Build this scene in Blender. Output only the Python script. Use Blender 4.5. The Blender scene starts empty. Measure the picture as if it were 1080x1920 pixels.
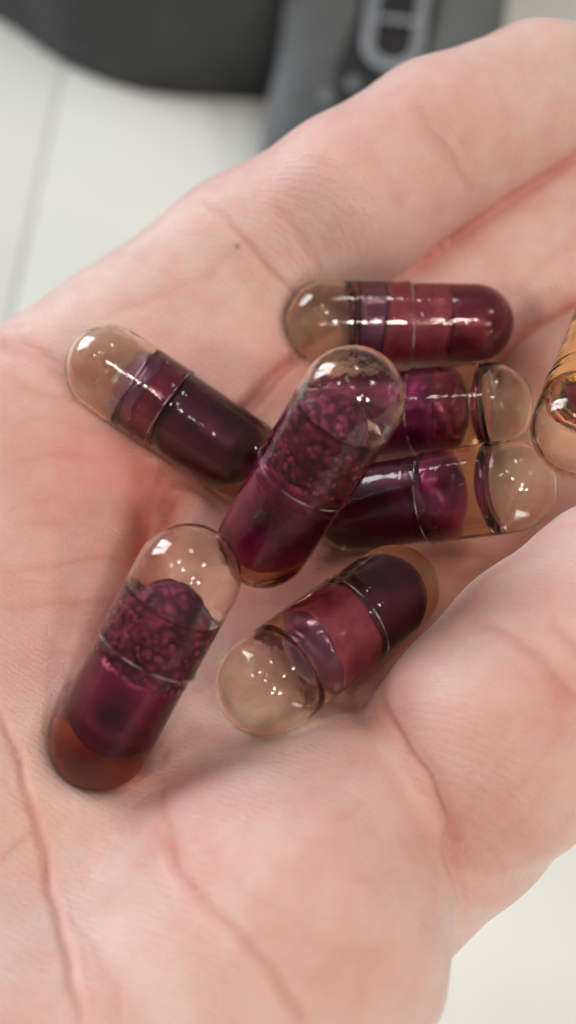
import bpy, bmesh, math, random
import numpy as np
from mathutils import Vector, Matrix

# ---------------------------------------------------------------- scene, camera, light
# One Blender unit is one centimetre (close-up of a hand).
S = bpy.context.scene
C = S.collection
S.unit_settings.scale_length = 0.01
S.view_settings.view_transform = 'Standard'
S.view_settings.look = 'None'
S.view_settings.exposure = 0.2
S.view_settings.gamma = 1.0
S.render.engine = 'CYCLES'
S.cycles.use_denoising = True
S.cycles.max_bounces = 24
S.cycles.transmission_bounces = 20
S.cycles.glossy_bounces = 8
S.cycles.transparent_max_bounces = 16
S.cycles.sample_clamp_indirect = 10.0
S.cycles.sample_clamp_direct = 0.0
S.cycles.blur_glossy = 0.3

PITCH = math.radians(48.0)
FPX = 1900.0                       # focal length in photo pixels (photo 1080 x 1920)
CAMZ = 5.9
EYE = np.array([0.0, 0.0, CAMZ])
FWD = np.array([0.0, math.cos(PITCH), -math.sin(PITCH)])
UP = np.array([0.0, math.sin(PITCH), math.cos(PITCH)])
RIGHT = np.array([1.0, 0.0, 0.0])

cam_d = bpy.data.cameras.new('camera')
cam = bpy.data.objects.new('camera', cam_d)
C.objects.link(cam)
cam.location = EYE
cam.rotation_euler = (math.pi / 2 - PITCH, 0, 0)
cam_d.sensor_fit = 'VERTICAL'
cam_d.sensor_height = 36.0
cam_d.lens = 36.0 * FPX / 1920.0
cam_d.clip_start = 0.1
cam_d.clip_end = 3000
cam_d.dof.use_dof = True
cam_d.dof.focus_distance = 7.7
# aperture diameter 0.12 cm: lens in mm is read as mm/1000 units, so the f-stop is scaled to suit
cam_d.dof.aperture_fstop = (cam_d.lens * 0.001) / 0.18
S.camera = cam

W = bpy.data.worlds.new('World')
S.world = W
W.use_nodes = True
wb = W.node_tree.nodes['Background']
wb.inputs['Color'].default_value = (1.0, 0.975, 0.96, 1)
wb.inputs['Strength'].default_value = 0.20


def at(px, py, z):
    """The place seen at photo pixel (px, py) at z cm along the view axis."""
    return EYE + z * (FWD + (px - 540) / FPX * RIGHT - (py - 960) / FPX * UP)


def cam_dir(x, y, z):
    v = x * RIGHT + y * UP - z * FWD
    return v / np.linalg.norm(v)


HUB = np.array([0.2, 5.5, 0.0])


def aim(o, target):
    d = Vector(target) - o.location
    o.rotation_euler = d.to_track_quat('-Z', 'Y').to_euler()


# the window: two tall panes of daylight, to the left beyond the hand
wdir = np.array([-0.67, 0.60, 0.46]); wdir /= np.linalg.norm(wdir)
wc = HUB + wdir * 230
side = np.cross(wdir, [0, 0, 1]); side /= np.linalg.norm(side)
for s in (-1, 1):
    ld = bpy.data.lights.new('window_light', 'AREA')
    ld.shape = 'RECTANGLE'; ld.size = 44; ld.size_y = 120
    ld.color = (0.86, 0.93, 1.0)
    ld.energy = 165000
    lo = bpy.data.objects.new('window_light', ld)
    lo.location = wc + side * s * 26
    C.objects.link(lo)
    aim(lo, HUB)

# warm ceiling spots, as mirrored in the domes of the capsules
for (x, y, z, pw) in [(.15, .86, .48, .7), (-.22, .58, .78, .7), (-.48, .45, .74, .6), (.62, .42, .66, 1.0),
                      (.22, -.13, .97, 2.3), (.50, -.14, .85, 2.3), (-.05, .30, .95, 1.2), (.30, .02, .95, 1.2)]:
    d = cam_dir(x, y, z)
    ld = bpy.data.lights.new('ceiling_spot', 'POINT')
    ld.shadow_soft_size = 7.0
    ld.color = (1.0, 0.92, 0.83)
    ld.energy = 56000 * pw
    lo = bpy.data.objects.new('ceiling_spot', ld)
    lo.location = HUB + d * 150
    C.objects.link(lo)


# ---------------------------------------------------------------- helpers
def link_mesh(name, me, mat=None, parent=None, smooth=True):
    o = bpy.data.objects.new(name, me)
    C.objects.link(o)
    if mat:
        me.materials.append(mat)
    if smooth:
        me.polygons.foreach_set('use_smooth', [True] * len(me.polygons))
    if parent:
        o.parent = parent
    return o


def from_lists(name, v, f, mat=None, parent=None, smooth=True):
    me = bpy.data.meshes.new(name)
    me.from_pydata([tuple(map(float, p)) for p in v], [], f)
    me.update()
    return link_mesh(name, me, mat, parent, smooth)


def from_bm(name, bm, mat=None, parent=None, smooth=True):
    me = bpy.data.meshes.new(name)
    bm.normal_update()
    bm.to_mesh(me); bm.free()
    return link_mesh(name, me, mat, parent, smooth)


def tag(o, label=None, cat=None, group=None, kind=None):
    if label: o['label'] = label
    if cat: o['category'] = cat
    if group: o['group'] = group
    if kind: o['kind'] = kind
    return o


def empty(name, loc):
    o = bpy.data.objects.new(name, None)
    C.objects.link(o)
    o.location = loc
    o.empty_display_size = 0.3
    return o


def new_mat(name):
    m = bpy.data.materials.new(name)
    m.use_nodes = True
    nt = m.node_tree
    return m, nt, nt.nodes['Principled BSDF']


def node(nt, kind, **kw):
    n = nt.nodes.new(kind)
    for k, v in kw.items():
        if k in n.inputs:
            n.inputs[k].default_value = v
        else:
            setattr(n, k, v)
    return n


def noise_mix(nt, scale, a, b, lo=0.35, hi=0.65, detail=4, coord='Object', distort=0.0):
    tc = node(nt, 'ShaderNodeTexCoord')
    n = node(nt, 'ShaderNodeTexNoise', Scale=scale, Detail=detail, Distortion=distort)
    nt.links.new(tc.outputs[coord], n.inputs['Vector'])
    r = node(nt, 'ShaderNodeValToRGB')
    r.color_ramp.elements[0].position = lo; r.color_ramp.elements[0].color = (*a, 1)
    r.color_ramp.elements[1].position = hi; r.color_ramp.elements[1].color = (*b, 1)
    nt.links.new(n.outputs['Fac'], r.inputs['Fac'])
    return n, r


# ---------------------------------------------------------------- materials
def skin_material():
    m, nt, p = new_mat('skin')
    L = nt.links
    tc = node(nt, 'ShaderNodeTexCoord')
    n1 = node(nt, 'ShaderNodeTexNoise', Scale=0.55, Detail=3)
    n2 = node(nt, 'ShaderNodeTexNoise', Scale=3.2, Detail=5, Roughness=0.6)
    n3 = node(nt, 'ShaderNodeTexNoise', Scale=26, Detail=4)
    for n in (n1, n2, n3):
        L.new(tc.outputs['Object'], n.inputs['Vector'])
    r1 = node(nt, 'ShaderNodeValToRGB')
    e = r1.color_ramp.elements
    e[0].position = 0.36; e[0].color = (0.80, 0.600, 0.540, 1)
    e[1].position = 0.64; e[1].color = (0.82, 0.550, 0.510, 1)
    L.new(n1.outputs['Fac'], r1.inputs['Fac'])
    r2 = node(nt, 'ShaderNodeValToRGB')
    e = r2.color_ramp.elements
    e[0].position = 0.38; e[0].color = (1.0, 0.985, 0.96, 1)
    e[1].position = 0.70; e[1].color = (0.95, 0.82, 0.78, 1)
    L.new(n2.outputs['Fac'], r2.inputs['Fac'])
    mx = node(nt, 'ShaderNodeMix', data_type='RGBA', blend_type='MULTIPLY')
    mx.inputs[0].default_value = 1.0
    L.new(r1.outputs['Color'], mx.inputs[6]); L.new(r2.outputs['Color'], mx.inputs[7])
    # blood showing along creases, plus shade painted into palm and finger clefts
    at_ = node(nt, 'ShaderNodeAttribute', attribute_name='flush_shade')
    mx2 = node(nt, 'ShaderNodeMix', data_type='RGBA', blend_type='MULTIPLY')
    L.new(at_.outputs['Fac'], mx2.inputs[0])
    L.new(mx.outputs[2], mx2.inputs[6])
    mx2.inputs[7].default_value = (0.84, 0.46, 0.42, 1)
    at2 = node(nt, 'ShaderNodeAttribute', attribute_name='freckle')
    mx3 = node(nt, 'ShaderNodeMix', data_type='RGBA')
    L.new(at2.outputs['Fac'], mx3.inputs[0])
    L.new(mx2.outputs[2], mx3.inputs[6])
    mx3.inputs[7].default_value = (0.22, 0.13, 0.08, 1)
    L.new(mx3.outputs[2], p.inputs['Base Color'])
    p.inputs['Roughness'].default_value = 0.42
    p.inputs['IOR'].default_value = 1.42
    p.inputs['Specular IOR Level'].default_value = 0.45
    p.inputs['Subsurface Weight'].default_value = 1.0
    p.inputs['Subsurface Radius'].default_value = (1.0, 0.36, 0.22)
    p.inputs['Subsurface Scale'].default_value = 0.075
    # fine relief: ridges that follow the hand, and pores
    wv = node(nt, 'ShaderNodeTexWave', Scale=7.0, Distortion=3.0, Detail=2, wave_type='BANDS')
    wv.inputs['Detail Scale'].default_value = 0.6
    mp = node(nt, 'ShaderNodeMapping')
    mp.inputs['Rotation'].default_value = (0, 0, math.radians(118))
    L.new(tc.outputs['Object'], mp.inputs['Vector']); L.new(mp.outputs['Vector'], wv.inputs['Vector'])
    vo = node(nt, 'ShaderNodeTexVoronoi', Scale=22, feature='DISTANCE_TO_EDGE')
    mp2 = node(nt, 'ShaderNodeMapping')
    mp2.inputs['Rotation'].default_value = (0, 0, math.radians(32))
    mp2.inputs['Scale'].default_value = (0.45, 1.2, 1.0)
    L.new(tc.outputs['Object'], mp2.inputs['Vector']); L.new(mp2.outputs['Vector'], vo.inputs['Vector'])
    rv = node(nt, 'ShaderNodeMapRange')
    rv.inputs['From Max'].default_value = 0.12
    L.new(vo.outputs['Distance'], rv.inputs['Value'])
    b1 = node(nt, 'ShaderNodeBump', Strength=0.15, Distance=0.012)
    L.new(wv.outputs['Fac'], b1.inputs['Height'])
    b2 = node(nt, 'ShaderNodeBump', Strength=0.34, Distance=0.009)
    L.new(rv.outputs['Result'], b2.inputs['Height']); L.new(b1.outputs['Normal'], b2.inputs['Normal'])
    b3 = node(nt, 'ShaderNodeBump', Strength=0.25, Distance=0.010)
    L.new(n3.outputs['Fac'], b3.inputs['Height']); L.new(b2.outputs['Normal'], b3.inputs['Normal'])
    vo2 = node(nt, 'ShaderNodeTexVoronoi', Scale=6.5, feature='DISTANCE_TO_EDGE')
    mp3 = node(nt, 'ShaderNodeMapping')
    mp3.inputs['Rotation'].default_value = (0, 0, math.radians(-35))
    mp3.inputs['Scale'].default_value = (0.5, 1.6, 1.0)
    wn = node(nt, 'ShaderNodeTexNoise', Scale=3.0, Detail=3)
    L.new(tc.outputs['Object'], wn.inputs['Vector'])
    va = node(nt, 'ShaderNodeMix', data_type='RGBA', blend_type='LINEAR_LIGHT')
    va.inputs[0].default_value = 0.25
    L.new(tc.outputs['Object'], va.inputs[6]); L.new(wn.outputs['Color'], va.inputs[7])
    L.new(va.outputs[2], mp3.inputs['Vector']); L.new(mp3.outputs['Vector'], vo2.inputs['Vector'])
    rv2 = node(nt, 'ShaderNodeMapRange')
    rv2.inputs['From Max'].default_value = 0.06
    L.new(vo2.outputs['Distance'], rv2.inputs['Value'])
    b4 = node(nt, 'ShaderNodeBump', Strength=0.24, Distance=0.010)
    L.new(rv2.outputs['Result'], b4.inputs['Height']); L.new(b3.outputs['Normal'], b4.inputs['Normal'])
    L.new(b4.outputs['Normal'], p.inputs['Normal'])
    return m


def glass_mat(name, tint, ior=1.42, bump=0.0):
    m, nt, p = new_mat(name)
    p.inputs['Base Color'].default_value = (*tint, 1)
    p.inputs['Transmission Weight'].default_value = 1.0
    p.inputs['Roughness'].default_value = 0.0
    p.inputs['IOR'].default_value = ior
    if bump:
        tc = node(nt, 'ShaderNodeTexCoord')
        n = node(nt, 'ShaderNodeTexNoise', Scale=8.0, Detail=3)
        nt.links.new(tc.outputs['Object'], n.inputs['Vector'])
        b = node(nt, 'ShaderNodeBump', Strength=bump, Distance=0.02)
        nt.links.new(n.outputs['Fac'], b.inputs['Height'])
        nt.links.new(b.outputs['Normal'], p.inputs['Normal'])
    return m


def powder_mat(name, a, b, scale=9.0, rough=0.35, lo=0.3, hi=0.7, coat=0.4, metal=0.0):
    m, nt, p = new_mat(name)
    n, r = noise_mix(nt, scale, a, b, lo, hi, detail=6)
    nt.links.new(r.outputs['Color'], p.inputs['Base Color'])
    p.inputs['Roughness'].default_value = rough
    p.inputs['Coat Weight'].default_value = coat
    p.inputs['Metallic'].default_value = metal
    p.inputs['Coat Roughness'].default_value = 0.06
    p.inputs['Coat IOR'].default_value = 1.35
    p.inputs['Specular IOR Level'].default_value = 0.2
    bn = node(nt, 'ShaderNodeBump', Strength=0.35, Distance=0.012)
    nt.links.new(n.outputs['Fac'], bn.inputs['Height'])
    nt.links.new(bn.outputs['Normal'], p.inputs['Normal'])
    return m


M_SKIN = skin_material()
M_SHELL = glass_mat('amber_gelatine', (1.0, 0.952, 0.815), 1.42, 0.22)
M_EDGE, _n, _p = new_mat('milky_gelatine_edge')
_p.inputs['Base Color'].default_value = (0.85, 0.80, 0.76, 1)
_p.inputs['Roughness'].default_value = 0.25
_p.inputs['Transmission Weight'].default_value = 0.45
_t, _r = noise_mix(_n, 7.0, (0, 0, 0), (.55, .55, .55), 0.42, 0.62, 3)
_n.links.new(_r.outputs['Color'], _p.inputs['Alpha'])
def oil_mat(name, col, dens):
    m = bpy.data.materials.new(name)
    m.use_nodes = True
    n = m.node_tree
    n.nodes.remove(n.nodes['Principled BSDF'])
    a = node(n, 'ShaderNodeVolumeAbsorption', Density=dens)
    a.inputs['Color'].default_value = (*col, 1)
    n.links.new(a.outputs['Volume'], n.nodes['Material Output'].inputs['Volume'])
    return m


M_OIL = oil_mat('amber_oil', (0.97, 0.70, 0.25), 1.25)
M_HONEY = oil_mat('honey_oil', (0.98, 0.78, 0.14), 1.2)
M_SHADED_OIL = oil_mat('shaded_amber_oil', (0.66, 0.31, 0.20), 3.8)  # amber oil tinted brown to stand in for the shade behind it
M_AIR = glass_mat('air_bubble', (1, 1, 1), 1.38)
PM = {
    'dark': powder_mat('dark_purple_powder', (0.022, 0.004, 0.011), (0.115, 0.012, 0.048), 2.6, metal=.55),
    'plum': powder_mat('plum_powder', (0.050, 0.005, 0.026), (0.42, 0.030, 0.185), 1.7, lo=.34, hi=.70, metal=.6),
    'pink': powder_mat('rose_powder', (0.24, 0.03, 0.07), (0.44, 0.085, 0.135), 6, metal=.3),
    'lilac': powder_mat('lilac_sheen', (0.13, 0.025, 0.085), (0.32, 0.13, 0.26), 2.5, 0.2, coat=1.0, metal=.4),  # sheen off the air inside the core, painted as lilac
    'lump': None,
    'wine': powder_mat('wine_red_film', (0.13, 0.008, 0.035), (0.23, 0.018, 0.06), 4, 0.25, coat=1.0, metal=.5),
}


def lump_mat():
    m, nt, p = new_mat('lumpy_powder')
    tc = node(nt, 'ShaderNodeTexCoord')
    vo = node(nt, 'ShaderNodeTexVoronoi', Scale=17, feature='SMOOTH_F1')
    n = node(nt, 'ShaderNodeTexNoise', Scale=5, Detail=4)
    nt.links.new(tc.outputs['Object'], n.inputs['Vector'])
    va = node(nt, 'ShaderNodeMix', data_type='RGBA', blend_type='LINEAR_LIGHT')
    va.inputs[0].default_value = 0.08
    nt.links.new(tc.outputs['Object'], va.inputs[6]); nt.links.new(n.outputs['Color'], va.inputs[7])
    nt.links.new(va.outputs[2], vo.inputs['Vector'])
    r = node(nt, 'ShaderNodeValToRGB')
    e = r.color_ramp.elements
    e[0].position = 0.05; e[0].color = (0.42, 0.07, 0.18, 1)
    e[1].position = 0.62; e[1].color = (0.085, 0.008, 0.036, 1)
    nt.links.new(vo.outputs['Distance'], r.inputs['Fac'])
    r2 = node(nt, 'ShaderNodeValToRGB')
    r2.color_ramp.elements[0].position = .4; r2.color_ramp.elements[0].color = (.5, .35, .45, 1)
    r2.color_ramp.elements[1].position = .6
    nt.links.new(n.outputs['Fac'], r2.inputs['Fac'])
    mx = node(nt, 'ShaderNodeMix', data_type='RGBA', blend_type='MULTIPLY')
    mx.inputs[0].default_value = 1
    nt.links.new(r.outputs['Color'], mx.inputs[6]); nt.links.new(r2.outputs['Color'], mx.inputs[7])
    nt.links.new(mx.outputs[2], p.inputs['Base Color'])
    p.inputs['Roughness'].default_value = 0.4
    p.inputs['Specular IOR Level'].default_value = 0.15
    b = node(nt, 'ShaderNodeBump', Strength=0.8, Distance=0.02, invert=True)
    nt.links.new(vo.outputs['Distance'], b.inputs['Height'])
    nt.links.new(b.outputs['Normal'], p.inputs['Normal'])
    return m


PM['lump'] = lump_mat()
PM['grain'] = powder_mat('powder_grain', (0.19, 0.015, 0.075), (0.50, 0.10, 0.23), 5, 0.35, coat=.1)


def plain(name, col, rough=0.5, a=None, scale=20, bump=0.0, trans=0.0):
    m, nt, p = new_mat(name)
    n, r = noise_mix(nt, scale, a or tuple(c * 0.88 for c in col), col, 0.35, 0.65)
    nt.links.new(r.outputs['Color'], p.inputs['Base Color'])
    p.inputs['Roughness'].default_value = rough
    p.inputs['Transmission Weight'].default_value = trans
    if bump:
        b = node(nt, 'ShaderNodeBump', Strength=bump, Distance=0.05)
        nt.links.new(n.outputs['Fac'], b.inputs['Height'])
        nt.links.new(b.outputs['Normal'], p.inputs['Normal'])
    return m


M_BOARD = plain('white_lacquer', (0.875, 0.875, 0.82), 0.28, (0.84, 0.845, 0.79), 0.12)
M_GAP = plain('joint_filler', (0.60, 0.60, 0.57), 0.7)
M_BAG = plain('charcoal_fabric', (0.056, 0.059, 0.058), 0.75, (0.018, 0.019, 0.019), 0.13, 0.4)
M_CASE = plain('grey_fabric', (0.15, 0.16, 0.16), 0.65, (0.050, 0.054, 0.056), 0.16, 0.3)
M_BLACK = plain('black_mesh', (0.018, 0.018, 0.02), 0.6, None, 6)
M_LOOP = plain('frosted_plastic', (0.42, 0.46, 0.49), 0.35, (0.36, 0.40, 0.43), 2)
M_STUD = plain('pale_plastic', (0.20, 0.225, 0.24), 0.35)

# ---------------------------------------------------------------- the tabletop
TZ = -15.0
table = empty('tabletop', (0, 40, TZ)); table['kind'] = 'structure'
ang = math.atan2(-0.9, 16.9)                     # boards run almost straight away from the camera


def board_mesh(w, l, h):
    bm = bmesh.new()
    bmesh.ops.create_cube(bm, size=1)
    for v in bm.verts:
        v.co = Vector((v.co.x * w, v.co.y * l, v.co.z * h - h / 2))
    bmesh.ops.bevel(bm, geom=bm.edges[:], offset=0.10, segments=3, affect='EDGES', profile=0.6)
    me = bpy.data.meshes.new('plank'); bm.normal_update(); bm.to_mesh(me); bm.free()
    me.materials.append(M_BOARD)
    me.polygons.foreach_set('use_smooth', [True] * len(me.polygons))
    return me


PW = 27.0
bme = board_mesh(PW - 0.14, 240, 1.8)
table.rotation_euler = (0, 0, -math.atan2(-0.9, 16.9) * 1.0)
jx = -9.95 + 0.0                                  # where the visible joint runs, at y = 36
for k in range(-4, 6):
    o = bpy.data.objects.new('plank', bme)
    C.objects.link(o)
    o.parent = table
    o.location = (jx + PW * (k + 0.5), 20, 0)
bm = bmesh.new()
bmesh.ops.create_cube(bm, size=1)
for v in bm.verts:
    v.co = Vector((v.co.x * PW * 9.8 + PW, v.co.y * 238 + 20, v.co.z * 1.0 - 0.60))
o = from_bm('joint_filler', bm, M_GAP, table, False)

# ---------------------------------------------------------------- capsules: placing
R = 0.375
CL = 1.34                                        # distance between the centres of the two domes


def place(p1, p2, zm, sign):
    """Dome centres of a capsule whose ends are seen at p1, p2, mean depth zm.
    sign = +1: the first end is the farther from the camera."""
    lo, hi = 0.0, 1.2
    def ends(d):
        return at(*p1, zm + sign * d / 2), at(*p2, zm - sign * d / 2)
    if np.linalg.norm(np.subtract(*ends(0))) >= CL:
        a, b = ends(0)
    else:
        for _ in range(40):
            mid = (lo + hi) / 2
            a, b = ends(mid)
            if np.linalg.norm(a - b) < CL: lo = mid
            else: hi = mid
    m = (a + b) / 2; u = (a - b) / np.linalg.norm(a - b)
    return m + u * CL / 2, m - u * CL / 2


# first end = clear dome with the air bubble
CAPS = {
    'A': place((352, 1082), (190, 1382), 7.14, -1),
    'B': place((660, 748), (497, 1012), 7.40, -1),
    'C': place((205, 692), (452, 858), 8.60, -1),
    'D': place((612, 605), (885, 607), 9.25, -1),
    'E': place((918, 762), (640, 780), 8.95, -1),
    'F': place((955, 912), (662, 954), 8.35, -1),
    'G': place((500, 1284), (735, 1108), 7.65, -1),
    'H': place((1090, 806), (1158, 606), 8.0, -1),
}

# ---------------------------------------------------------------- the hand
def smin(a, b, k):
    h = np.clip(0.5 + 0.5 * (b - a) / k, 0, 1)
    return b * (1 - h) + a * h - k * h * (1 - h)


def smax(a, b, k):
    return -smin(-a, -b, k)


def seg(P, a, b, ra, rb):
    ab = b - a
    t = np.clip((P - a) @ ab / (ab @ ab), 0, 1)
    return np.linalg.norm(P - (a + t[:, None] * ab), axis=1) - (ra + (rb - ra) * t)


def chain(P, pts, k=0.15):
    d = None
    for (a, ra), (b, rb) in zip(pts[:-1], pts[1:]):
        s = seg(P, np.array(a, float), np.array(b, float), ra, rb)
        d = s if d is None else smin(d, s, k)
    return d


def V(*a):
    return np.array(a, float)


PINKY = [(at(452, 505, 10.0), .82), (at(655, 380, 9.65), .81), (at(818, 272, 9.75), .79), (at(1000, 196, 10.0), .74),
         (at(1130, 165, 10.6), .66), (at(1270, 120, 11.3), .52)]
RING = [(V(0.85, 7.5, -1.25), .86), (at(770, 660, 10.35), .82), (at(957, 526, 10.35), .84), (at(1122, 418, 10.3), .82), (at(1330, 300, 10.2), .74),
        (at(1500, 220, 10.6), .68), (at(1640, 160, 11.0), .56)]
MIDDLE = [(V(2.1, 6.2, -1.75), .88), (at(1100, 760, 9.7), .82), (at(1330, 590, 9.7), .80), (at(1560, 430, 10.0), .76),
          (at(1740, 330, 10.6), .70), (at(1880, 260, 11.1), .58)]
INDEX = [(V(3.1, 5.4, -2.2), .92), (V(4.9, 6.1, -1.3), .86), (V(6.3, 7.0, -0.6), .80), (V(7.9, 8.1, 0.2), .76),
         (V(9.0, 9.0, 0.4), .68), (V(10.0, 9.7, 0.4), .56)]
THUMB = [(at(700, 1640, 8.6), .90), (at(825, 1500, 7.95), .88), (at(925, 1385, 7.4), .86), (at(1033, 1265, 7.5), .845),
         (at(1200, 1150, 7.6), .90), (at(1370, 1010, 7.8), .70)]
WR = [V(-6.3, 3.2, -0.3), V(-6.0, 2.4, -0.5), V(-5.8, 1.6, -0.8), V(-5.6, 0.9, -1.1)]
META = [
    [(at(452, 505, 10.0), .84), (V(-2.7, 6.87, -1.20), 1.24), (WR[0], 1.25)],
    [(at(590, 590, 10.3), .72), (at(470, 760, 9.8), .80), (V(-2.2, 6.0, -1.45), 1.1)],
    [(V(1.0, 7.25, -1.35), .84), (V(-1.9, 5.25, -1.62), 1.12), (WR[1], 1.3)],
    [(V(2.1, 6.2, -1.75), .88), (V(-1.0, 4.05, -1.88), 1.15), (WR[2], 1.3)],
    [(V(3.1, 5.4, -2.2), .92), (V(0.2, 3.55, -2.4), .95), (WR[3], 1.25)],
]
THENAR = [(at(600, 1590, 7.35), .95), (at(532, 1725, 7.0), 1.12), (at(385, 1985, 6.75), 1.16), (V(-4.4, 0.6, -0.9), 1.25)]
ARM = [(V(-5.9, 2.0, -1.0), 1.7), (V(-12.0, -1.8, -1.2), 2.3)]


def hand_sdf(P, carve=True):
    d = None
    for m in META:
        c = chain(P, m, 0.3)
        d = c if d is None else smin(d, c, 0.7)
    arm = smin(chain(P, ARM), chain(P, [(WR[0], 1.3), (V(-12, -0.6, -1.0), 2.0)]), .8)
    d = smin(d, arm, 1.2)
    th = chain(P, THENAR, 0.3)
    d = smin(d, th, 0.45)
    f = chain(P, PINKY, 0.12)
    for c in (RING, MIDDLE, INDEX):
        f = smin(f, chain(P, c, 0.12), 0.09)
    d = smin(d, f, 0.30)
    d = smin(d, chain(P, THUMB, 0.15), 0.12)
    if carve:
        for k in CAPS:
            a, b = CAPS[k]
            d = smax(d, -(seg(P, a, b, R, R) - 0.004), 0.16)
    return d


if True:
    for k in CAPS:
        a, b = CAPS[k]
        ts = np.linspace(-0.1, 1.1, 9)[:, None]
        print('capsule', k, 'clearance', np.round(hand_sdf(a + (b - a) * np.clip(ts, 0, 1), False) - R, 2))


def surface(sdf, lo, hi, h):
    """Naive surface nets over a grid that is only filled in near the surface."""
    n = np.ceil((np.array(hi) - lo) / h).astype(int)
    B = 5
    n = ((n + B - 1) // B) * B
    nb = n // B
    cx = [lo[i] + (np.arange(nb[i]) * B + (B - 1) / 2) * h for i in range(3)]
    G = np.stack(np.meshgrid(*cx, indexing='ij'), -1).reshape(-1, 3)
    dc = np.concatenate([sdf(g) for g in np.array_split(G, max(1, len(G) // 200000))])
    near = np.abs(dc) < B * h * 1.3
    F = np.repeat(np.repeat(np.repeat(dc.reshape(nb), B, 0), B, 1), B, 2).astype(np.float32)
    idx = np.argwhere(near.reshape(nb))
    off = np.stack(np.meshgrid(*[np.arange(B)] * 3, indexing='ij'), -1).reshape(-1, 3)
    for part in np.array_split(idx, max(1, len(idx) // 3000)):
        ii = (part[:, None, :] * B + off[None]).reshape(-1, 3)
        F[ii[:, 0], ii[:, 1], ii[:, 2]] = sdf(lo + ii * h)
    neg = F < 0
    # cells holding the surface
    c = np.zeros(tuple(n - 1), np.int8)
    for dx in (0, 1):
        for dy in (0, 1):
            for dz in (0, 1):
                c += neg[dx:n[0] - 1 + dx, dy:n[1] - 1 + dy, dz:n[2] - 1 + dz]
    act = (c > 0) & (c < 8)
    cells = np.argwhere(act)
    vid = np.full(act.shape, -1, np.int64)
    vid[act] = np.arange(len(cells))
    pos = np.zeros((len(cells), 3)); cnt = np.zeros(len(cells))
    corners = [(a, b, e) for a in (0, 1) for b in (0, 1) for e in (0, 1)]
    for p in corners:
        for ax in range(3):
            if p[ax] == 0:
                q = list(p); q[ax] = 1
                fa = F[cells[:, 0] + p[0], cells[:, 1] + p[1], cells[:, 2] + p[2]].astype(float)
                fb = F[cells[:, 0] + q[0], cells[:, 1] + q[1], cells[:, 2] + q[2]].astype(float)
                cr = (fa < 0) != (fb < 0)
                t = np.where(cr, fa / np.where(cr, fa - fb, 1), 0)
                pt = np.tile(np.array(p, float), (len(cells), 1)); pt[:, ax] += t
                pos += pt * cr[:, None]; cnt += cr
    pos = lo + (cells + pos / cnt[:, None]) * h
    faces = []
    for ax in range(3):
        u, v = [(1, 2), (2, 0), (0, 1)][ax]
        sl0 = [slice(1, -1)] * 3; sl1 = [slice(1, -1)] * 3
        sl0[ax] = slice(0, -1); sl1[ax] = slice(1, None)
        a = neg[tuple(sl0)]; b = neg[tuple(sl1)]
        e = np.argwhere(a != b)
        s = a[e[:, 0], e[:, 1], e[:, 2]]
        base = e + 1; base[:, ax] -= 1
        def cell(du, dv):
            q = base.copy(); q[:, u] += du; q[:, v] += dv
            return vid[q[:, 0], q[:, 1], q[:, 2]]
        quad = np.stack([cell(-1, -1), cell(0, -1), cell(0, 0), cell(-1, 0)], 1)
        quad[~s] = quad[~s][:, ::-1]
        faces.append(quad)
    return pos, np.concatenate(faces)


def grad(sdf, P, e=0.01):
    g = np.zeros_like(P)
    for i in range(3):
        o = np.zeros(3); o[i] = e
        g[:, i] = sdf(P + o) - sdf(P - o)
    return g / np.maximum(np.linalg.norm(g, axis=1), 1e-9)[:, None]


def project(P):
    q = P - EYE
    z = q @ FWD
    return 540 + FPX * (q @ RIGHT) / z, 960 - FPX * (q @ UP) / z, z


def poly_dist(px, py, pts):
    d = np.full(len(px), 1e9)
    q = np.stack([px, py], 1)
    tt = np.zeros(len(px))
    n = len(pts) - 1
    for i in range(n):
        a = np.array(pts[i], float); b = np.array(pts[i + 1], float)
        ab = b - a
        t = np.clip((q - a) @ ab / (ab @ ab), 0, 1)
        s = np.linalg.norm(q - (a + t[:, None] * ab), axis=1)
        m = s < d
        d[m] = s[m]; tt[m] = (i + t[m]) / n
    return d, tt


def smooth_poly(pts, n=6):
    """Catmull-Rom through the given points."""
    p = [np.array(q, float) for q in pts]
    p = [2 * p[0] - p[1]] + p + [2 * p[-1] - p[-2]]
    out = []
    for i in range(1, len(p) - 2):
        for k in range(n):
            t = k / n
            out.append(0.5 * ((2 * p[i]) + (-p[i - 1] + p[i + 1]) * t + (2 * p[i - 1] - 5 * p[i] + 4 * p[i + 1] - p[i + 2]) * t * t
                              + (-p[i - 1] + 3 * p[i] - 3 * p[i + 1] + p[i + 2]) * t ** 3))
    out.append(p[-2])
    return out


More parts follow.
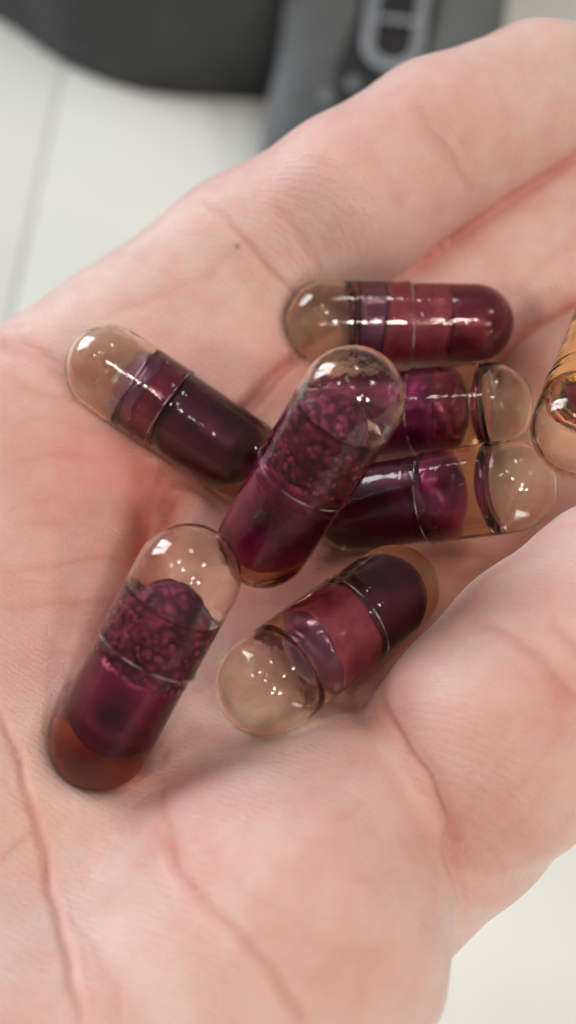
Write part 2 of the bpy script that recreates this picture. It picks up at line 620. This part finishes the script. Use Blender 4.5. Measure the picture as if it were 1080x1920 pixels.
# skin creases, followed in the photograph: points, half width (px), depth (cm), flush
CREASES = [
    ([(383, 372), (430, 428), (480, 488), (528, 532), (570, 572)], 7, .030, .35),
    ([(500, 380), (545, 430), (585, 480), (610, 520)], 9, .014, .2),
    ([(765, 195), (805, 245), (845, 305), (878, 370)], 9, .020, .3),
    ([(805, 190), (835, 232), (870, 290)], 8, .010, .15),
    ([(0, 638), (70, 665), (140, 705), (230, 775)], 16, .06, .5),
    ([(380, 815), (460, 765), (545, 677), (640, 600)], 11, .09, .7),
    ([(310, 860), (290, 960), (272, 1080), (245, 1190), (200, 1290), (150, 1330)], 36, .30, 1.0),
    ([(300, 870), (380, 900), (450, 960), (480, 1040)], 24, .09, .7),
    ([(-10, 1330), (40, 1440), (72, 1540), (100, 1680), (130, 1790), (150, 1925)], 7, .050, .8),
    ([(72, 1545), (40, 1580), (-5, 1620)], 7, .018, .3),
    ([(290, 1540), (340, 1640), (400, 1712), (462, 1772), (520, 1850), (580, 1925)], 10, .036, .6),
    ([(300, 1400), (300, 1470), (320, 1550), (330, 1640)], 10, .016, .25),
    ([(704, 1275), (750, 1385), (797, 1468), (836, 1565), (854, 1640), (870, 1715)], 9, .06, .4),
    ([(700, 1250), (750, 1385), (797, 1468), (836, 1565), (854, 1640), (870, 1715)], 34, .03, .1),
    ([(765, 1375), (812, 1445), (848, 1535), (866, 1610)], 7, .012, .2),
    ([(704, 1290), (722, 1262), (815, 1168), (952, 1050), (1076, 925)], 16, .0, .4),  # no groove: shade along the thumb's upper edge, painted as redness

    ([(880, 1165), (950, 1190), (1020, 1250), (1085, 1330)], 9, .030, .45),
    ([(1020, 1170), (1060, 1200), (1085, 1225)], 8, .018, .4),
    ([(985, 1320), (930, 1390), (868, 1470), (830, 1500)], 5, .007, .15),
    ([(1030, 1330), (960, 1410), (890, 1490), (850, 1560)], 5, .007, .15),
    ([(1080, 1345), (1010, 1440), (950, 1500)], 5, .007, .15),
    ([(1080, 1420), (1020, 1490), (960, 1560)], 5, .006, .1),
    ([(925, 1270), (880, 1310), (850, 1340)], 5, .006, .15),
    ([(590, 1540), (640, 1528), (690, 1500)], 5, .006, .25),
    ([(0, 1075), (90, 1070), (180, 1052), (250, 1050)], 5, .009, .2),
    ([(0, 1140), (100, 1135), (215, 1140)], 5, .008, .2),
    ([(20, 865), (110, 850), (200, 870)], 6, .009, .2),
    ([(0, 990), (90, 985), (190, 990)], 5, .006, .15),
    ([(60, 1210), (130, 1225), (200, 1225)], 5, .006, .15),
    ([(180, 600), (280, 560), (380, 520), (440, 470)], 9, .010, .15),
    ([(880, 470), (960, 410), (1040, 370)], 6, .008, .15),
    ([(960, 560), (1020, 500), (1080, 450)], 7, .009, .2),
    ([(640, 470), (720, 400), (800, 340)], 8, .006, .1),
    ([(560, 1480), (640, 1450), (690, 1400)], 9, .010, .1),
    ([(100, 1680), (170, 1760), (210, 1850), (230, 1925)], 5, .010, .25),
    ([(0, 1460), (45, 1500), (75, 1545)], 5, .010, .25),
    ([(180, 1560), (240, 1600), (300, 1680), (340, 1760)], 5, .008, .15),
    ([(380, 1560), (430, 1640), (500, 1700), (560, 1740)], 6, .008, .12),
    ([(0, 700), (70, 740), (150, 760), (210, 800)], 6, .012, .25),
    ([(30, 790), (100, 790), (180, 820)], 5, .008, .2),
    ([(230, 470), (300, 500), (380, 560), (430, 600)], 6, .006, .12),
    ([(560, 300), (640, 330), (720, 400)], 6, .006, .12),
    ([(920, 120), (950, 190), (960, 260)], 7, .008, .15),
    ([(600, 1640), (680, 1650), (760, 1620)], 6, .006, .15),
    ([(620, 1780), (700, 1790), (780, 1760)], 6, .006, .15),
    ([(890, 1560), (930, 1600), (950, 1640)], 5, .008, .2),
    ([(860, 1010), (930, 960), (1010, 900)], 8, .02, .3),
]
FLUSH_SHADE = [((240, 830), 150, .45), ((300, 880), 120, .5), ((90, 900), 150, .35), ((130, 1130), 170, .45), ((250, 1180), 90, .4),  # reddened skin, with shade on the palm and below capsules painted in
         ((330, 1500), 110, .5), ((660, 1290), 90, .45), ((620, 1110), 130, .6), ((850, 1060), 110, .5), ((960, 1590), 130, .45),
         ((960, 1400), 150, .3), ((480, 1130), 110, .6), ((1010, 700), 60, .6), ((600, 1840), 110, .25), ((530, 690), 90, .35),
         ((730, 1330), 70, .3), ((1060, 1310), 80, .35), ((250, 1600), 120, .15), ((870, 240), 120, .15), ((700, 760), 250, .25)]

lo = V(-12.5, -4.0, -4.6)
vp, vf = surface(hand_sdf, lo, V(10.8, 12.6, 2.6), 0.055)
# split every quad in four and settle the new vertices on the surface
E = np.sort(np.concatenate([vf[:, [0, 1]], vf[:, [1, 2]], vf[:, [2, 3]], vf[:, [3, 0]]]), axis=1)
key = E[:, 0] * len(vp) + E[:, 1]
uk, inv = np.unique(key, return_inverse=True)
inv = inv.reshape(4, -1).T
ea, eb = uk // len(vp), uk % len(vp)
nv, ne = len(vp), len(uk)
allv = np.concatenate([vp, (vp[ea] + vp[eb]) / 2, vp[vf].mean(1)])
mid = inv + nv
cen = np.arange(len(vf)) + nv + ne
quads = np.concatenate([np.stack([vf[:, i], mid[:, i], cen, mid[:, i - 1]], 1) for i in range(4)])


def chunked(fn, P):
    return np.concatenate([fn(p) for p in np.array_split(P, max(1, len(P) // 150000))])


for _ in range(2):
    d = chunked(hand_sdf, allv)
    g = chunked(lambda p: grad(hand_sdf, p), allv)
    allv = allv - g * np.clip(d, -0.03, 0.03)[:, None]
g = chunked(lambda p: grad(hand_sdf, p, 0.02), allv)

px, py, pz = project(allv)
facing = -((allv - EYE) / np.linalg.norm(allv - EYE, axis=1)[:, None] * g).sum(1)
ok = np.clip((facing - 0.05) / 0.3, 0, 1) * (pz > 1)
disp = np.zeros(len(allv)); flush_shade = np.zeros(len(allv)); fre = np.zeros(len(allv))
box = (px > -300) & (px < 1400) & (py > -300) & (py < 2200) & (ok > 0)
bi = np.where(box)[0]
bx, by = px[bi], py[bi]
rng = np.random.RandomState(4)
wx = 5 * np.sin(bx * .021 + 1.3 * np.sin(by * .017)) + 2.5 * np.sin(by * .06 + bx * .03)
wy = 5 * np.sin(by * .019 + 1.1 * np.sin(bx * .023)) + 2.5 * np.sin(bx * .055 - by * .02)
for pts, s, dep, fl in CREASES:
    dist, t = poly_dist(bx + wx, by + wy, smooth_poly(pts))
    ends = np.clip(np.minimum(t, 1 - t) * 6, 0, 1) ** .5
    k = np.exp(-(dist / s) ** 2) * ends
    disp[bi] -= .75 * dep * k
    disp[bi] += 0.05 * dep * np.exp(-((dist - 2.2 * s) / (1.3 * s)) ** 2) * ends
    flush_shade[bi] += .62 * fl * np.exp(-(dist / (s * 1.6)) ** 2) * ends
# shade painted into the clefts where two fingers lie against each other
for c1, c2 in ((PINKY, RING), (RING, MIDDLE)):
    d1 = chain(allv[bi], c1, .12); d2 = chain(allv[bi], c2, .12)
    flush_shade[bi] += .85 * np.exp(-((d1 - d2) / .11) ** 2) * np.clip((.30 - np.minimum(d1, d2)) / .12, 0, 1) * np.clip((bx - 680) / 120, 0, 1)
for (cx_, cy_), s, a in FLUSH_SHADE:
    flush_shade[bi] += .85 * a * np.exp(-((bx - cx_) ** 2 + (by - cy_) ** 2) / s ** 2)
fre[bi] = np.exp(-((bx - 445) ** 2 + (by - 462) ** 2) / 5.0 ** 2) * .8
# gentle unevenness of the flesh
P = allv
lump = (np.sin(P[:, 0] * 2.1 + 1.2 * np.sin(P[:, 1] * 1.7)) * np.sin(P[:, 1] * 2.3 + P[:, 2]) * .014
        + np.sin(P[:, 0] * 5.3 + 2 * np.sin(P[:, 1] * 3.1)) * np.sin(P[:, 1] * 4.7 + 1.3) * .005)
allv = allv + g * (disp * ok + lump)[:, None]

me = bpy.data.meshes.new('hand')
me.vertices.add(len(allv)); me.vertices.foreach_set('co', allv.astype(np.float32).ravel())
me.loops.add(quads.size); me.loops.foreach_set('vertex_index', quads.astype(np.int32).ravel())
me.polygons.add(len(quads))
me.polygons.foreach_set('loop_start', np.arange(0, quads.size, 4, dtype=np.int32))
me.update(calc_edges=True)
for nm, arr in (('flush_shade', np.clip(flush_shade * ok, 0, 1)), ('freckle', fre)):
    a = me.attributes.new(nm, 'FLOAT', 'POINT')
    a.data.foreach_set('value', arr.astype(np.float32))
hand = link_mesh('hand', me, M_SKIN)
tag(hand, 'open right hand, palm up and cupped, holding the purple capsules', 'hand')
print('hand verts', len(allv))

# ---------------------------------------------------------------- capsules: building
NSEG = 84


def spin(prof, flip=False, wob=None, off=(0, 0), cap_ends=True, NSEG=NSEG, shift=None, oblique=None):
    """Spin (t, r) pairs round the local X axis."""
    v, f = [], []
    for t, r in prof:
        for k in range(NSEG):
            a = 2 * math.pi * k / NSEG
            rr = r + (wob(t, a) if wob else 0)
            v.append((t + (shift(t, a) if shift else 0) + (oblique(t, r, a) if oblique else 0), off[0] + rr * math.cos(a), off[1] + rr * math.sin(a)))
    n = len(prof)
    for i in range(n - 1):
        for k in range(NSEG):
            k2 = (k + 1) % NSEG
            q = (i * NSEG + k, i * NSEG + k2, (i + 1) * NSEG + k2, (i + 1) * NSEG + k)
            f.append(q[::-1] if flip else q)
    if cap_ends:
        for i, rev in ((0, False), (n - 1, True)):
            if prof[i][1] < 0.02:
                ring = tuple(range(i * NSEG, (i + 1) * NSEG))
                f.append(ring[::-1] if (rev == flip) else ring)
    return v, f


def lathe(name, prof, mat, parent, **kw):
    v, f = spin(prof, **kw)
    return from_lists(name, v, f, mat, parent)


def dome(c, r, sgn, n=14, squash=1.0, r_end=0.004):
    """Profile from the tip inwards; sgn -1: tip at the low end."""
    out = []
    for k in range(n + 1):
        a = math.pi / 2 * (1 - k / n)
        out.append((c + sgn * r * squash * math.sin(a), max(r * math.cos(a), r_end)))
    return out


def line(t0, r0, t1, r1, n):
    return [(t0 + (t1 - t0) * k / n, r0 + (r1 - r0) * k / n) for k in range(1, n + 1)]


def capsule(key, label, seam, core, bubble, lumps=0.0, roll=0.0, core_off=(0, 0), seed=0, crumbs=0):
    """X runs from the clear dome (low) to the filled end (high)."""
    a, b = (Vector(p) for p in CAPS[key])
    base = empty('capsule', (a + b) / 2)
    x = (b - a).normalized()
    y = Vector((0, 0, 1)).cross(x).normalized()       # local Y level, local Z as upright as can be
    z = x.cross(y)
    base.rotation_euler = Matrix((x, y, z)).transposed().to_euler()
    tag(base, label, 'capsule', 'capsules lying in the palm')
    h = CL / 2
    RB = R - 0.013
    rng = random.Random(seed)
    ph = [rng.uniform(0, 6.28) for _ in range(4)]
    def soft(t, an):
        return 0.0016 * math.sin(2 * an + ph[0] + 2 * t) + 0.0008 * math.sin(3 * an + ph[1] - 5 * t) + 0.0004 * math.sin(34 * t + 4 * an + ph[2]) + 0.0003 * math.sin(53 * t - 6 * an + ph[3])
    skew = lambda t, an: 0
    cap = dome(-h, R, -1, 24) + line(-h, R, seam - 0.05, R, 44) + [(seam - 0.020, R + 0.006), (seam - 0.006, R + 0.005), (seam - .001, R - .002), (seam, RB + 0.001)]
    lathe('shell_cap', cap, M_SHELL, base, wob=soft)
    body = [(seam, RB + 0.001), (seam + 0.02, RB), (seam + .085, RB), (seam + .095, RB + .005), (seam + .105, RB)] + line(seam + 0.105, RB, h + 0.014, RB, 40) + dome(h + .014, RB, 1, 24)[::-1][1:]
    lathe('shell_body', body, M_SHELL, base, wob=soft)
    # the milky cut edge of the cap
    v, f = [], []
    for k in range(72):
        an = 2 * math.pi * k / 72
        for q in range(6):
            c6 = 2 * math.pi * q / 6
            rr = R + .004 + .0065 * math.cos(c6) + soft(seam, an)
            v.append((seam - .012 + .0045 * math.sin(2 * an + ph[3]) + .0065 * math.sin(c6), rr * math.cos(an), rr * math.sin(an)))
            k2, q2 = (k + 1) % 72, (q + 1) % 6
            f.append((k * 6 + q, k2 * 6 + q, k2 * 6 + q2, k * 6 + q2))
    from_lists('seam_ring', v, f, M_EDGE, base)
    # the oil between shell and filling, with the hollow left by the air bubble
    ro = R - 0.018
    v, f = spin(dome(-h, ro, -1) + line(-h, ro, h, ro, 12) + dome(h, ro, 1)[::-1][1:])
    c, r, l, sq = bubble[:4]; boff = bubble[4]
    r += .002
    v2, f2 = spin(dome(c, r, -1) + line(c, r, c + l, r, 4) + dome(c + l, r, 1, squash=sq)[::-1][1:], flip=True, off=boff)
    from_lists('oil', v + v2, f + [tuple(i + len(v) for i in q) for q in f2], M_SHADED_OIL if key in 'AB' else M_HONEY if key == 'H' else M_OIL, base)
    # the inner capsule with its powder
    root = None
    def lumpy(amp):
        def fn(t, an):
            return amp * (math.sin(9 * t + 3 * an + ph[0]) * math.sin(23 * t - 2 * an + ph[1]) + .6 * math.sin(41 * t + 7 * an + ph[2])
                          * math.sin(5 * an + ph[3]))
        return fn
    cl = (Vector(EYE) - base.location).normalized()
    a0 = math.atan2(cl.dot(z), cl.dot(y))                   # the side that lies uppermost in view
    slant = None
    if key == 'C':                                          # its inner end is cut on a slant
        def slant(t, r_, an, t0=core[0][0], t1=core[0][1], rad=core[0][2]):
            return .15 * math.cos(an - a0) * r_ / rad * max(0, min(1, (t1 - t) / (t1 - t0)))
    n = len(core)
    ta, tb = core[0][0], core[-1][1]
    def wave(t, an):
        w = max(0.0, min(1.0, (t - ta - .06) / .15, (tb - t - .2) / .2))
        return w * (.022 * math.sin(an + ph[1]) + .010 * math.sin(3 * an + ph[2]) + .006 * math.sin(7 * an + ph[3]))
    for i, (t0, t1, rad, mat, kind) in enumerate(core):
        nm = {'dome': 'inner_capsule_end', 'end': 'inner_capsule_end', 'band': 'powder_band', 'flat': 'inner_capsule_end'}[kind]
        if kind == 'dome':                                  # rounded tip at t0
            pr = dome(t0 + rad, rad, -1, 24)
            pr += line(t0 + rad, rad, t1, rad, 24) + [(t1 + .003, rad - .006)]
        elif kind == 'flat':
            pr = [(t0, .003), (t0 + .005, rad * .6), (t0 + .012, rad * .92), (t0 + .03, rad)] + line(t0 + .03, rad, t1, rad, 6) + [(t1 + .003, rad - .006)]
        elif kind == 'end':                                 # rounded tip at t1
            pr = [(t0 - .003, rad - .006), (t0, rad)] + line(t0, rad, t1 - rad, rad, 6) + dome(t1 - rad, rad, 1)[::-1][1:]
        else:
            pr = [(t0, rad - .006), (t0 + .004, rad)] + line(t0 + .004, rad, t1 - .004, rad, 14) + [(t1, rad - .006)]
        amp = lumps if mat == 'lump' else 0.002
        lathe(nm, pr, PM[mat], base, wob=lumpy(amp), off=core_off, NSEG=112, shift=wave, oblique=slant if i == 0 else None)
    if crumbs:                                              # grains of powder clinging to the filling
        bmg = bmesh.new()
        t0, t1, rad = core[0][0] + core[0][2] * .35, core[1][0] + .06, core[0][2]
        big = 1.0 if lumps else .5
        for _ in range(crumbs):
            t = rng.uniform(t0, t1); an = rng.uniform(0, 2 * math.pi)
            e = max(0, t0 + rad * .65 - t) / rad
            rr = (rad + .004) * math.sqrt(max(0.05, 1 - e * e * 1.6)) + rng.uniform(-.012, .004); g = rng.uniform(.012, .032) * big
            c3 = Vector((t, core_off[0] + rr * math.cos(an), core_off[1] + rr * math.sin(an)))
            m4 = Matrix.Translation(c3) @ Matrix.Rotation(rng.uniform(0, 3), 4, (rng.random(), rng.random(), 1)) @ Matrix.Diagonal(
                (rng.uniform(.7, 1.3), rng.uniform(.7, 1.2), rng.uniform(.6, 1.1), 1))
            bmesh.ops.create_icosphere(bmg, subdivisions=1, radius=g, matrix=m4)
        tag(from_bm('powder_grains', bmg, PM['grain'], base), kind='stuff')
    if key == 'C':                                          # shiny rim round the open end of the inner capsule
        v, f = [], []
        for k in range(64):
            an = 2 * math.pi * k / 64
            for q in range(6):
                c6 = 2 * math.pi * q / 6
                rr = core[0][2] - .012 + .007 * math.cos(c6)
                v.append((core[0][0] + .008 + .009 * math.sin(c6) + .15 * math.cos(an - a0), core_off[0] + rr * math.cos(an), core_off[1] + rr * math.sin(an)))
                k2, q2 = (k + 1) % 64, (q + 1) % 6
                f.append((k * 6 + q, k2 * 6 + q, k2 * 6 + q2, k * 6 + q2))
        from_lists('inner_rim', v, f, M_EDGE, base)
    if bubble:
        c, r, l, sq = bubble[:4]
        boff = bubble[4] if len(bubble) > 4 else (0, 0)
        pr = dome(c, r, -1) + line(c, r, c + l, r, 4) + dome(c + l, r, 1, squash=sq)[::-1][1:]
        lathe('air_bubble', pr, M_AIR, base, flip=True, off=boff)
    return base


H_ = CL / 2
capsule('A', 'lumpy purple capsule at the lower left, its lower end sunk in amber oil tinted dark for shade', -0.05,
        [(-0.62, 0.04, .285, 'lump', 'dome'), (0.04, .72, .262, 'plum', 'end')], (-.67, .350, .20, .30, (0, 0)),
        lumps=.012, seed=1, core_off=(.025, .010), crumbs=280)
capsule('B', 'purple capsule lying on top of the others in the middle', 0.05,
        [(-0.66, -0.02, .28, 'lump', 'dome'), (-0.02, .86, .275, 'plum', 'end')], (-.67, .350, .14, .38, (0, 0)), lumps=.010, seed=2,
        core_off=(-.04, .01), crumbs=200)
capsule('C', 'dark capsule at the far left with a round clear end', -0.05,
        [(-0.50, -0.26, .275, 'lilac', 'flat'), (-.26, -.05, .272, 'wine', 'band'), (-.02, .80, .27, 'dark', 'end')],
        (-.67, .350, .26, .25, (0, 0)), seed=3, core_off=(0, .035), crumbs=26)
capsule('D', 'wine red capsule farthest back, below the little finger', 0.08,
        [(-.40, -.16, .29, 'lilac', 'flat'), (-.16, .42, .315, 'pink', 'band'), (.42, .99, .33, 'wine', 'end')], (-.67, .350, .16, .30, (0, 0)),
        seed=4)
capsule('E', 'plum capsule behind, crossing under the topmost one with its pale amber end right', 0.0,
        [(-.52, -.25, .30, 'wine', 'dome'), (-.25, .95, .30, 'plum', 'end')], (-.67, .345, .0, .40, (0, .005)), seed=5, core_off=(0, .01))
capsule('F', 'dark capsule reaching right toward the fingers with a big round air bubble', 0.02,
        [(-.36, -.05, .29, 'plum', 'dome'), (-.05, .92, .285, 'dark', 'end')], (-.67, .350, .04, .6, (0, 0)), seed=6, core_off=(0, .03),
        crumbs=30)
capsule('G', 'capsule nearest the thumb with a rose middle and clear lower left end', 0.22,
        [(-.42, -.20, .27, 'lilac', 'dome'), (-.20, .20, .275, 'pink', 'band'), (.20, .84, .265, 'dark', 'end')], (-.67, .348, .16, .5, (0, 0)),
        seed=7, core_off=(-.02, .025))
capsule('H', 'amber capsule cut off by the right edge of the photo', -.25,
        [(.55, .72, .25, 'plum', 'dome'), (.72, .95, .26, 'dark', 'end')], (-.66, .335, .22, .4, (0, .01)), seed=8)


# ---------------------------------------------------------------- things behind the hand
def on_table(px, py):
    k = FWD + (px - 540) / FPX * RIGHT - (py - 960) / FPX * UP
    t = (TZ - CAMZ) / k[2]
    return EYE + k * t


# dark bag: its rounded foot follows the curve on the boards
foot = smooth_poly([on_table(*q)[:2] for q in [(-260, -60), (-120, -12), (0, 42), (110, 116), (220, 163), (320, 182), (430, 188), (520, 186), (640, 150)]], 5)
foot = [np.array(p) for p in foot]
back = [foot[-1] + np.array([6.0, 8.0]), foot[-1] + np.array([3.0, 20.0]), foot[0] + np.array([12, 22.0]), foot[0] + np.array([-2.0, 12.0])]
ring = smooth_poly(foot[::2] + back + [foot[0]], 4)[:-1]
ctr = np.mean(ring, 0)
bag = empty('bag', (ctr[0], ctr[1], TZ))
tag(bag, 'charcoal bag with rounded foot standing on the white boards, far left', 'bag')
v, f = [], []
levels = [(0.985, 0.0), (1.0, 0.25), (1.012, 1.2), (1.02, 4.0), (1.01, 9.0), (0.98, 14.0), (0.93, 18.0), (0.82, 20.5), (0.6, 21.8), (0.2, 22.2)]
nr = len(ring)
for li, (s, zz) in enumerate(levels):
    for i, p in enumerate(ring):
        q = (p - ctr) * s
        w = 0.12 * math.sin(i * .55 + zz * .5) * (zz / 22)
        v.append((q[0] + w, q[1] + w, zz))
for li in range(len(levels) - 1):
    for i in range(nr):
        j = (i + 1) % nr
        f.append((li * nr + i, li * nr + j, (li + 1) * nr + j, (li + 1) * nr + i))
f.append(tuple(range(nr))[::-1]); f.append(tuple((len(levels) - 1) * nr + i for i in range(nr)))
from_lists('bag_body', v, f, M_BAG, bag)
# piping round its foot
pv, pf = [], []
for i, p in enumerate(ring):
    q = (p - ctr); nrm = q / np.linalg.norm(q)
    for k in range(8):
        a = 2 * math.pi * k / 8
        pv.append((q[0] * 1.004 + nrm[0] * .22 * math.cos(a), q[1] * 1.004 + nrm[1] * .22 * math.cos(a), .9 + .22 * math.sin(a)))
for i in range(nr):
    j = (i + 1) % nr
    for k in range(8):
        k2 = (k + 1) % 8
        pf.append((i * 8 + k, j * 8 + k, j * 8 + k2, i * 8 + k2))
from_lists('piping', pv, pf, M_BAG, bag)

# grey pouch leaning on the bag, with a frosted loop on its front
p_top = at(765, -170, 40.5); p_bot = at(700, 330, 37.6)
ax = Vector(p_bot - p_top); PL = ax.length; ax.normalize()
nz = (Vector(EYE) - Vector((p_top + p_bot) / 2)); nz = (nz - nz.dot(ax) * ax).normalized()
ux = ax.cross(nz).normalized()
if ux.x < 0: ux = -ux
pouch = empty('pouch', Vector(p_bot))
tag(pouch, 'grey upright pouch with a frosted plastic loop on its front', 'pouch')
pouch.rotation_euler = Matrix((ux, -ax, ux.cross(-ax))).transposed().to_euler()   # local X across, Y up along it, Z to the front
HW, HT = 4.25, 1.5
v, f = [], []
NS = 40
prof = [(-.55, .55), (-.5, .8), (-.3, .95), (0, 1.0)] + [(t, 1.0 + .012 * math.sin(t)) for t in np.linspace(.8, PL, 12)] + [(PL + .4, .97), (PL + .7, .85), (PL + .8, .6)]
for t, s in prof:
    for k in range(NS):
        a = 2 * math.pi * k / NS
        ca, sa = math.cos(a), math.sin(a)
        v.append((HW * s * math.copysign(abs(ca) ** .75, ca), t, HT * s * math.copysign(abs(sa) ** .8, sa)))
for i in range(len(prof) - 1):
    for k in range(NS):
        k2 = (k + 1) % NS
        f.append((i * NS + k, (i + 1) * NS + k, (i + 1) * NS + k2, i * NS + k2))
f.append(tuple(range(NS))); f.append(tuple((len(prof) - 1) * NS + k for k in range(NS))[::-1])
from_lists('pouch_body', v, f, M_CASE, pouch)


def on_pouch(px_, py_):
    """Local X, Y on the pouch front for a place seen in the photograph."""
    k = FWD + (px_ - 540) / FPX * RIGHT - (py_ - 960) / FPX * UP
    n = np.array(nz); o = np.array(p_bot) + n * HT
    q = EYE + k * (((o - EYE) @ n) / (k @ n)) - np.array(p_bot)
    return np.array([q @ np.array(ux), q @ -np.array(ax)])


def zfront(x_):
    c = min(abs(x_) / HW, .999)
    ca = c ** (1 / .75)
    return HT * math.sqrt(max(0, 1 - ca * ca)) ** .8


def slab(name, outline, z0, th, mat, parent):
    bm = bmesh.new()
    vs = [bm.verts.new((p[0], p[1], zfront(p[0]) + z0)) for p in outline]
    bm.faces.new(vs)
    r = bmesh.ops.extrude_face_region(bm, geom=bm.faces[:])
    for e in r['geom']:
        if isinstance(e, bmesh.types.BMVert): e.co.z += th
    bmesh.ops.recalc_face_normals(bm, faces=bm.faces[:])
    return from_bm(name, bm, mat, parent, False)


slab('mesh_pocket', [on_pouch(*q) for q in smooth_poly([(700, -150), (675, 10), (645, 90), (628, 150), (640, 205), (720, 200), (790, 140), (830, -20), (850, -150)], 3)],
     .02, .10, M_BLACK, pouch)


def tube(name, path, r, mat, parent, closed=False, flat=1.0):
    v, f = [], []
    n = len(path)
    for i, p in enumerate(path):
        p = Vector(p)
        d = (Vector(path[(i + 1) % n]) - Vector(path[i - 1])) if closed or 0 < i < n - 1 else (Vector(path[1]) - Vector(path[0]) if i == 0 else Vector(path[-1]) - Vector(path[-2]))
        d.normalize()
        s = d.cross(Vector((0, 0, 1))).normalized(); u = s.cross(d)
        for k in range(12):
            a = 2 * math.pi * k / 12
            v.append(p + s * r * math.cos(a) + u * r * flat * math.sin(a))
    for i in range(n if closed else n - 1):
        j = (i + 1) % n
        for k in range(12):
            k2 = (k + 1) % 12
            f.append((i * 12 + k, i * 12 + k2, j * 12 + k2, j * 12 + k))
    if not closed:
        f.append(tuple(range(12))[::-1]); f.append(tuple((n - 1) * 12 + k for k in range(12)))
    return from_lists(name, v, f, mat, parent)


a0 = on_pouch(735, 92); a1 = on_pouch(768, -150)
dr = (a1 - a0) / np.linalg.norm(a1 - a0); sd = np.array([dr[1], -dr[0]])


def stadium(r):
    o = []
    for k in range(17):
        a = math.pi + math.pi * k / 16
        o.append(a0 + sd * r * math.cos(a) + dr * r * math.sin(a))
    for k in range(17):
        a = math.pi * k / 16
        o.append(a1 + sd * r * math.cos(a) + dr * r * math.sin(a))
    return o


loop = tube('loop', [(p[0], p[1], HT + .25) for p in stadium(1.00)], .11, M_LOOP, pouch, True)
o = tube('loop_rim', [(p[0], p[1], HT + .28) for p in stadium(.78)], .075, M_LOOP, loop, True)
c0 = on_pouch(748, 48)
tube('crossbar', [(*(c0 - sd * .72), HT + .26), (*c0, HT + .28), (*(c0 + sd * .72), HT + .26)], .10, M_LOOP, loop)
for q in [(612, 182), (662, 160)]:
    p = on_pouch(*q)
    bm = bmesh.new()
    bmesh.ops.create_uvsphere(bm, u_segments=16, v_segments=10, radius=.26)
    for vv in bm.verts: vv.co = Vector((vv.co.x + p[0], vv.co.y * 1.15 + p[1], vv.co.z * .5 + zfront(p[0]) + .1))
    from_bm('stud', bm, M_STUD, pouch)
